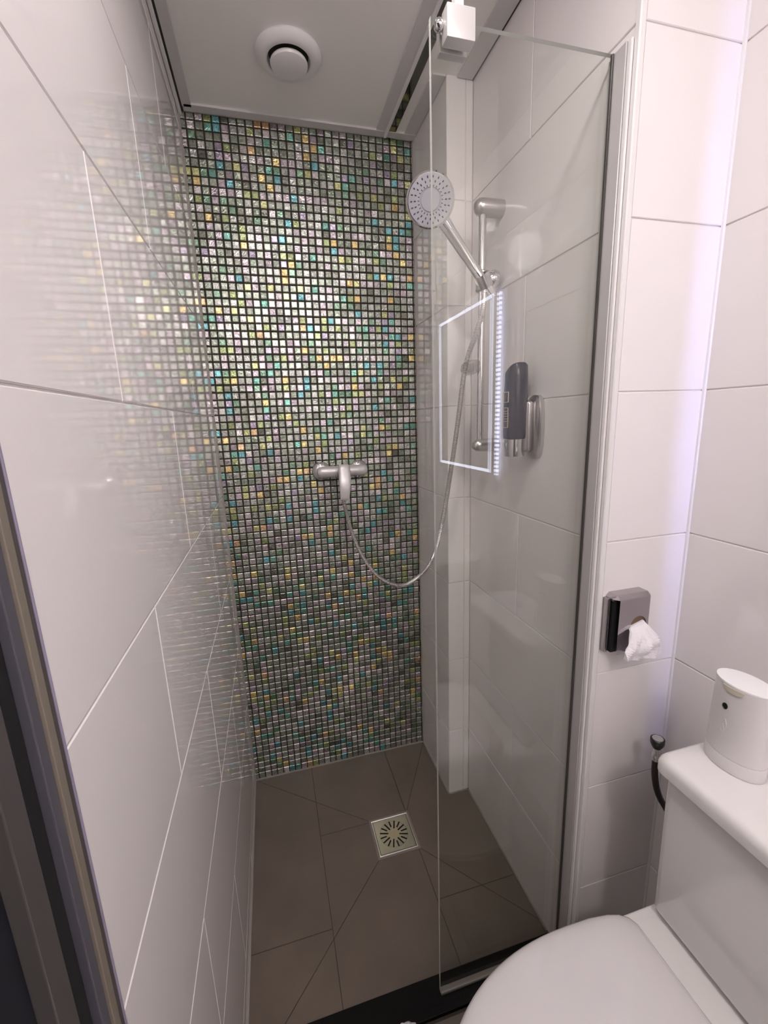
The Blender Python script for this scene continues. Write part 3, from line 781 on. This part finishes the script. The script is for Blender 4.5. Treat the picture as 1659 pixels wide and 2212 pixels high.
B0 = dshape(.86, .375, .182)
for s, sx_, z, dx in ((.97, 1, .436, 0), (1.0, 1, .43, 0), (.99, .98, .40, 0), (.90, .88, .34, .03), (.72, .70, .25, .07), (.60, .58, .14, .10), (.60, .60, .05, .10), (.63, .62, .0, .10)):
    rg.append([Vector((.62+(x-.62)*sx_+dx, ty+(y-ty)*s, z)) for x, y in B0])
loft(bm, rg[::-1]); link('bowl', bm, M['ceramic'], tl, True)
bm = BM(); box(bm, .77, W3-.004, ty-.185, ty+.185, .395, .4358, .006, 3)
link('ledge', bm, M['ceramic'], tl, True)

# ------------------------------------------------------------------ air freshener on the cistern
ax, ay, az = .950, -1.116, .802
af = thing('air_freshener', 'white oval air freshener dispenser standing on cistern', 'air freshener', (ax, ay, az))
def ov(rx, ry, z, dz=None, n=48): return [Vector((ax+rx*math.cos(2*PI*k/n), ay+ry*math.sin(2*PI*k/n), z+(dz(ry*math.sin(2*PI*k/n)) if dz else 0))) for k in range(n)]
sl = lambda y: .0
bm = BM(); loft(bm, [ov(.034, .0495, az+.001), ov(.0345, .050, az+.004), ov(.034, .0492, az+.026), ov(.0335, .0487, az+.0268)]); link('base', bm, M['plastic'], af, True)
bm = BM(); loft(bm, [ov(.0333, .0485, az+.0275), ov(.0325, .0472, az+.09), ov(.0318, .0462, az+.145), ov(.0312, .0455, az+.163)]); bo = link('body', bm, M['plastic'], af, True)
bm = BM(); loft(bm, [ov(.0312, .0455, az+.163), ov(.0315, .0462, az+.1650), ov(.0308, .0455, az+.1665), ov(.02, .03, az+.1675)]); link('top_cap', bm, M['top_white'], af, True)['label'] = 'bright white top cap'
def surf(t, z, e_=0): # outward point on the body at angle t
    return Vector((ax+(.0322+e_)*math.cos(t), ay+(.0468+e_)*math.sin(t), z))
t0 = math.radians(172); ppos = surf(t0, az+.122, -.001); nrm = Vector((math.cos(t0)/.0322, math.sin(t0)/.0468, 0)).normalized()
link('spray_hole', lathe(BM(), ppos, nrm, [(0, 0), (.0048, 0), (.0048, .0018), (.0040, .0022), (.0036, .0012), (0, .0010)], 24, 1, 1.25), M['black'], af, True)
bm = BM(); pr_ = []
for z_, w_ in ((.1625, .016), (.158, .0155), (.1545, .012), (.1525, .006)):
    pr_.append([surf(t0+math.radians(12)+s*w_/.045, az+z_, .0010) for s in (-1, -.5, 0, .5, 1)])
vv = [[bm.verts.new(p) for p in r] for r in pr_]
for a_, b_ in zip(vv[:-1], vv[1:]):
    for k in range(4): bm.faces.new((a_[k], a_[k+1], b_[k+1], b_[k]))
bmesh.ops.recalc_face_normals(bm, faces=bm.faces)
r = bmesh.ops.solidify(bm, geom=list(bm.faces), thickness=.0012)
link('thumb_latch', bm, M['cream'], af, True)
bm = BM()
for k in range(3):
    c = [surf(t0-.15+.06*k+.18*math.sin(s*PI*.8), az+.04+.012*k+s*.035, .0004) for s in [i/10 for i in range(11)]]
    tube(bm, c, .0006, 6)
link('embossed_leaf', bm, M['plastic'], bo)

# ------------------------------------------------------------------ hose in the corner behind the toilet
cx0, cy0 = .9445, -.968
ch_ = thing('hose_connector', 'black capped hose standing between cistern and tiled wall', 'hose', (cx0, cy0, .70))
bm = BM(); lathe(bm, (cx0, cy0, .728), (0, 0, 1), [(0, -.014), (.0085, -.014), (.0125, -.006), (.0142, -.001), (.0142, .008), (.0125, .010), (.0115, .0085), (0, .0085)], 32)
cp = link('cap', bm, M['black'], ch_, True)
link('cap_disc', lathe(BM(), (cx0, cy0, .728), (0, 0, 1), [(0, .009), (.0112, .009), (.0108, .0102), (0, .0106)], 32), M['capgrey'], cp, True)
bm = BM(); lathe(bm, (cx0, cy0, .716), (0, 0, -1), [(0, 0), (.0065, 0), (.0065, .014), (.0085, .017), (.0085, .026), (.0070, .029), (.0070, .034), (0, .034)], 20); link('ferrule', bm, M['satin'], ch_, True)
bm = BM(); tube(bm, catmull([(cx0, cy0, .685), (cx0+.002, cy0, .65), (cx0+.010, cy0-.001, .61), (cx0+.024, cy0-.002, .575), (cx0+.050, cy0-.004, .53), (cx0+.072, cy0-.006, .48), (cx0+.080, cy0, .38)], .006), .0068, 14); link('hose_pipe', bm, M['hosebrown'], ch_, True)

# ------------------------------------------------------------------ paper scrap on the floor
bm = BM(); r = bmesh.ops.create_icosphere(bm, subdivisions=3, radius=1)
for v_ in bm.verts:
    p = v_.co.copy(); k = 1+.28*noise.noise(p*2.1)+.16*noise.noise(p*5+Vector((3, 1, 2)))
    v_.co = Vector((.362+p.x*.030*k, -.899+p.y*.014*k, max(.0005, .022+p.z*.026*k)))
tag(link('crumpled_tissue', bm, M['paper']), 'small crumpled white tissue on brown tiles at bottom edge', 'tissue')

# ------------------------------------------------------------------ backlit mirror on the toilet wall (seen reflected in the glass)
my0, my1, mz0, mz1, mxx = -2.155, -1.582, 1.195, 1.912, W3-.030
mir = thing('backlit_mirror', 'rectangular backlit mirror on wall, reflected in shower glass', 'mirror', (W3, (my0+my1)/2, mz0))
bm = BM(); box(bm, mxx, mxx+.004, my0, my1, mz0, mz1); link('mirror_glass', bm, M['mirror'], mir)
bm = BM(); i0, w_ = .030, .012
for (a, b, c, d) in ((my0+i0, my1-i0, mz0+i0, mz0+i0+w_), (my0+i0, my1-i0, mz1-i0-w_, mz1-i0), (my0+i0, my0+i0+w_, mz0+i0+w_, mz1-i0-w_), (my1-i0-w_, my1-i0, mz0+i0+w_, mz1-i0-w_)):
    box(bm, mxx-.0006, mxx+.001, a, b, c, d)
link('lit_border', bm, M['led_face'], mir)
bm = BM(); box(bm, mxx+.004, W3-.001, my0+.065, my1-.065, mz0+.03, mz1-.03); link('mirror_case', bm, M['bright'], mir)
bm = BM(); box(bm, mxx+.0045, mxx+.0085, my1-.065, my1-.063, mz0+.03, mz1-.03)
link('led_strip', bm, M['led'], mir)
bm = BM(); box(bm, W3-.016, W3-.004, my1-.022, my1-.018, mz0+.02, mz1-.02)  # added dim glowing strip, stands for the LED strip's reflection in the tiles
link('led_reflection', bm, M['led_reflection'], mir)
bm = BM(); box(bm, mxx+.0045, mxx+.0085, my0+.063, my0+.065, mz0+.03, mz1-.03)
link('led_strip', bm, M['led'], mir)

# ------------------------------------------------------------------ unseen ceiling lights: added downlight, opal lamp
lx, ly = DOWN
dl = thing('added_downlight', 'round unseen ceiling downlight added to light the left wall', 'downlight', (lx, ly, H))
link('rim', lathe(BM(), (lx, ly, H), (0, 0, -1), [(.058, 0), (.076, 0), (.076, .003), (.066, .007), (.058, .006), (.058, 0)], 48), M['white_trim'], dl, True)
link('lens', lathe(BM(), (lx, ly, H), (0, 0, -1), [(0, .002), (.058, .002), (.058, .004), (0, .004)], 48), M['lampglass'], dl, True)
lx, ly = DOME
dl = thing('ceiling_lamp', 'opal dome ceiling lamp nearer the rear wall', 'ceiling lamp', (lx, ly, H))
link('base_ring', lathe(BM(), (lx, ly, H), (0, 0, -1), [(0, 0), (.092, 0), (.092, .010), (.080, .012), (0, .012)], 48), M['white_trim'], dl, True)
link('opal_dome', lathe(BM(), (lx, ly, H-.0125), (0, 0, -1), [(.060, 0), (.074, .012), (.080, .040), (.080, .080), (.072, .108), (.054, .126), (.03, .135), (0, .138)], 32), mat('opal_glass', (.9, .9, .9), .4, emit=LAMP_COLOR, estr=DOME_STRENGTH), dl, True)

# ------------------------------------------------------------------ washbasin under the mirror (only its reflection shows)
bs = thing('washbasin', 'white wall-hung washbasin below the backlit mirror', 'washbasin', (W3, -1.93, .83))
bm = BM(); P_ = rrect(.66, W3-.001, -2.18, -1.68, .09, 8)
def sc_(p, s): return [(.86+(x-.86)*s, -1.93+(y+1.93)*s) for x, y in p]
rg = [[Vector((x, y, z)) for x, y in sc_(P_, s)] for s, z in ((.55, .70), (.86, .76), (1, .82), (1, .84), (.93, .842), (.88, .835), (.72, .76), (.3, .74), (.05, .738))]
loft(bm, rg)
for v_ in bm.verts: v_.co.x = min(v_.co.x, W3-.001)
link('basin', bm, M['ceramic'], bs, True)
bm = BM(); cyl(bm, (.99, -1.93, .84), (.99, -1.93, .93), .018, 24, .003); cyl(bm, (.985, -1.93, .915), (.88, -1.93, .90), .011, 20, .002)
link('basin_tap', bm, M['chrome'], bs, True)
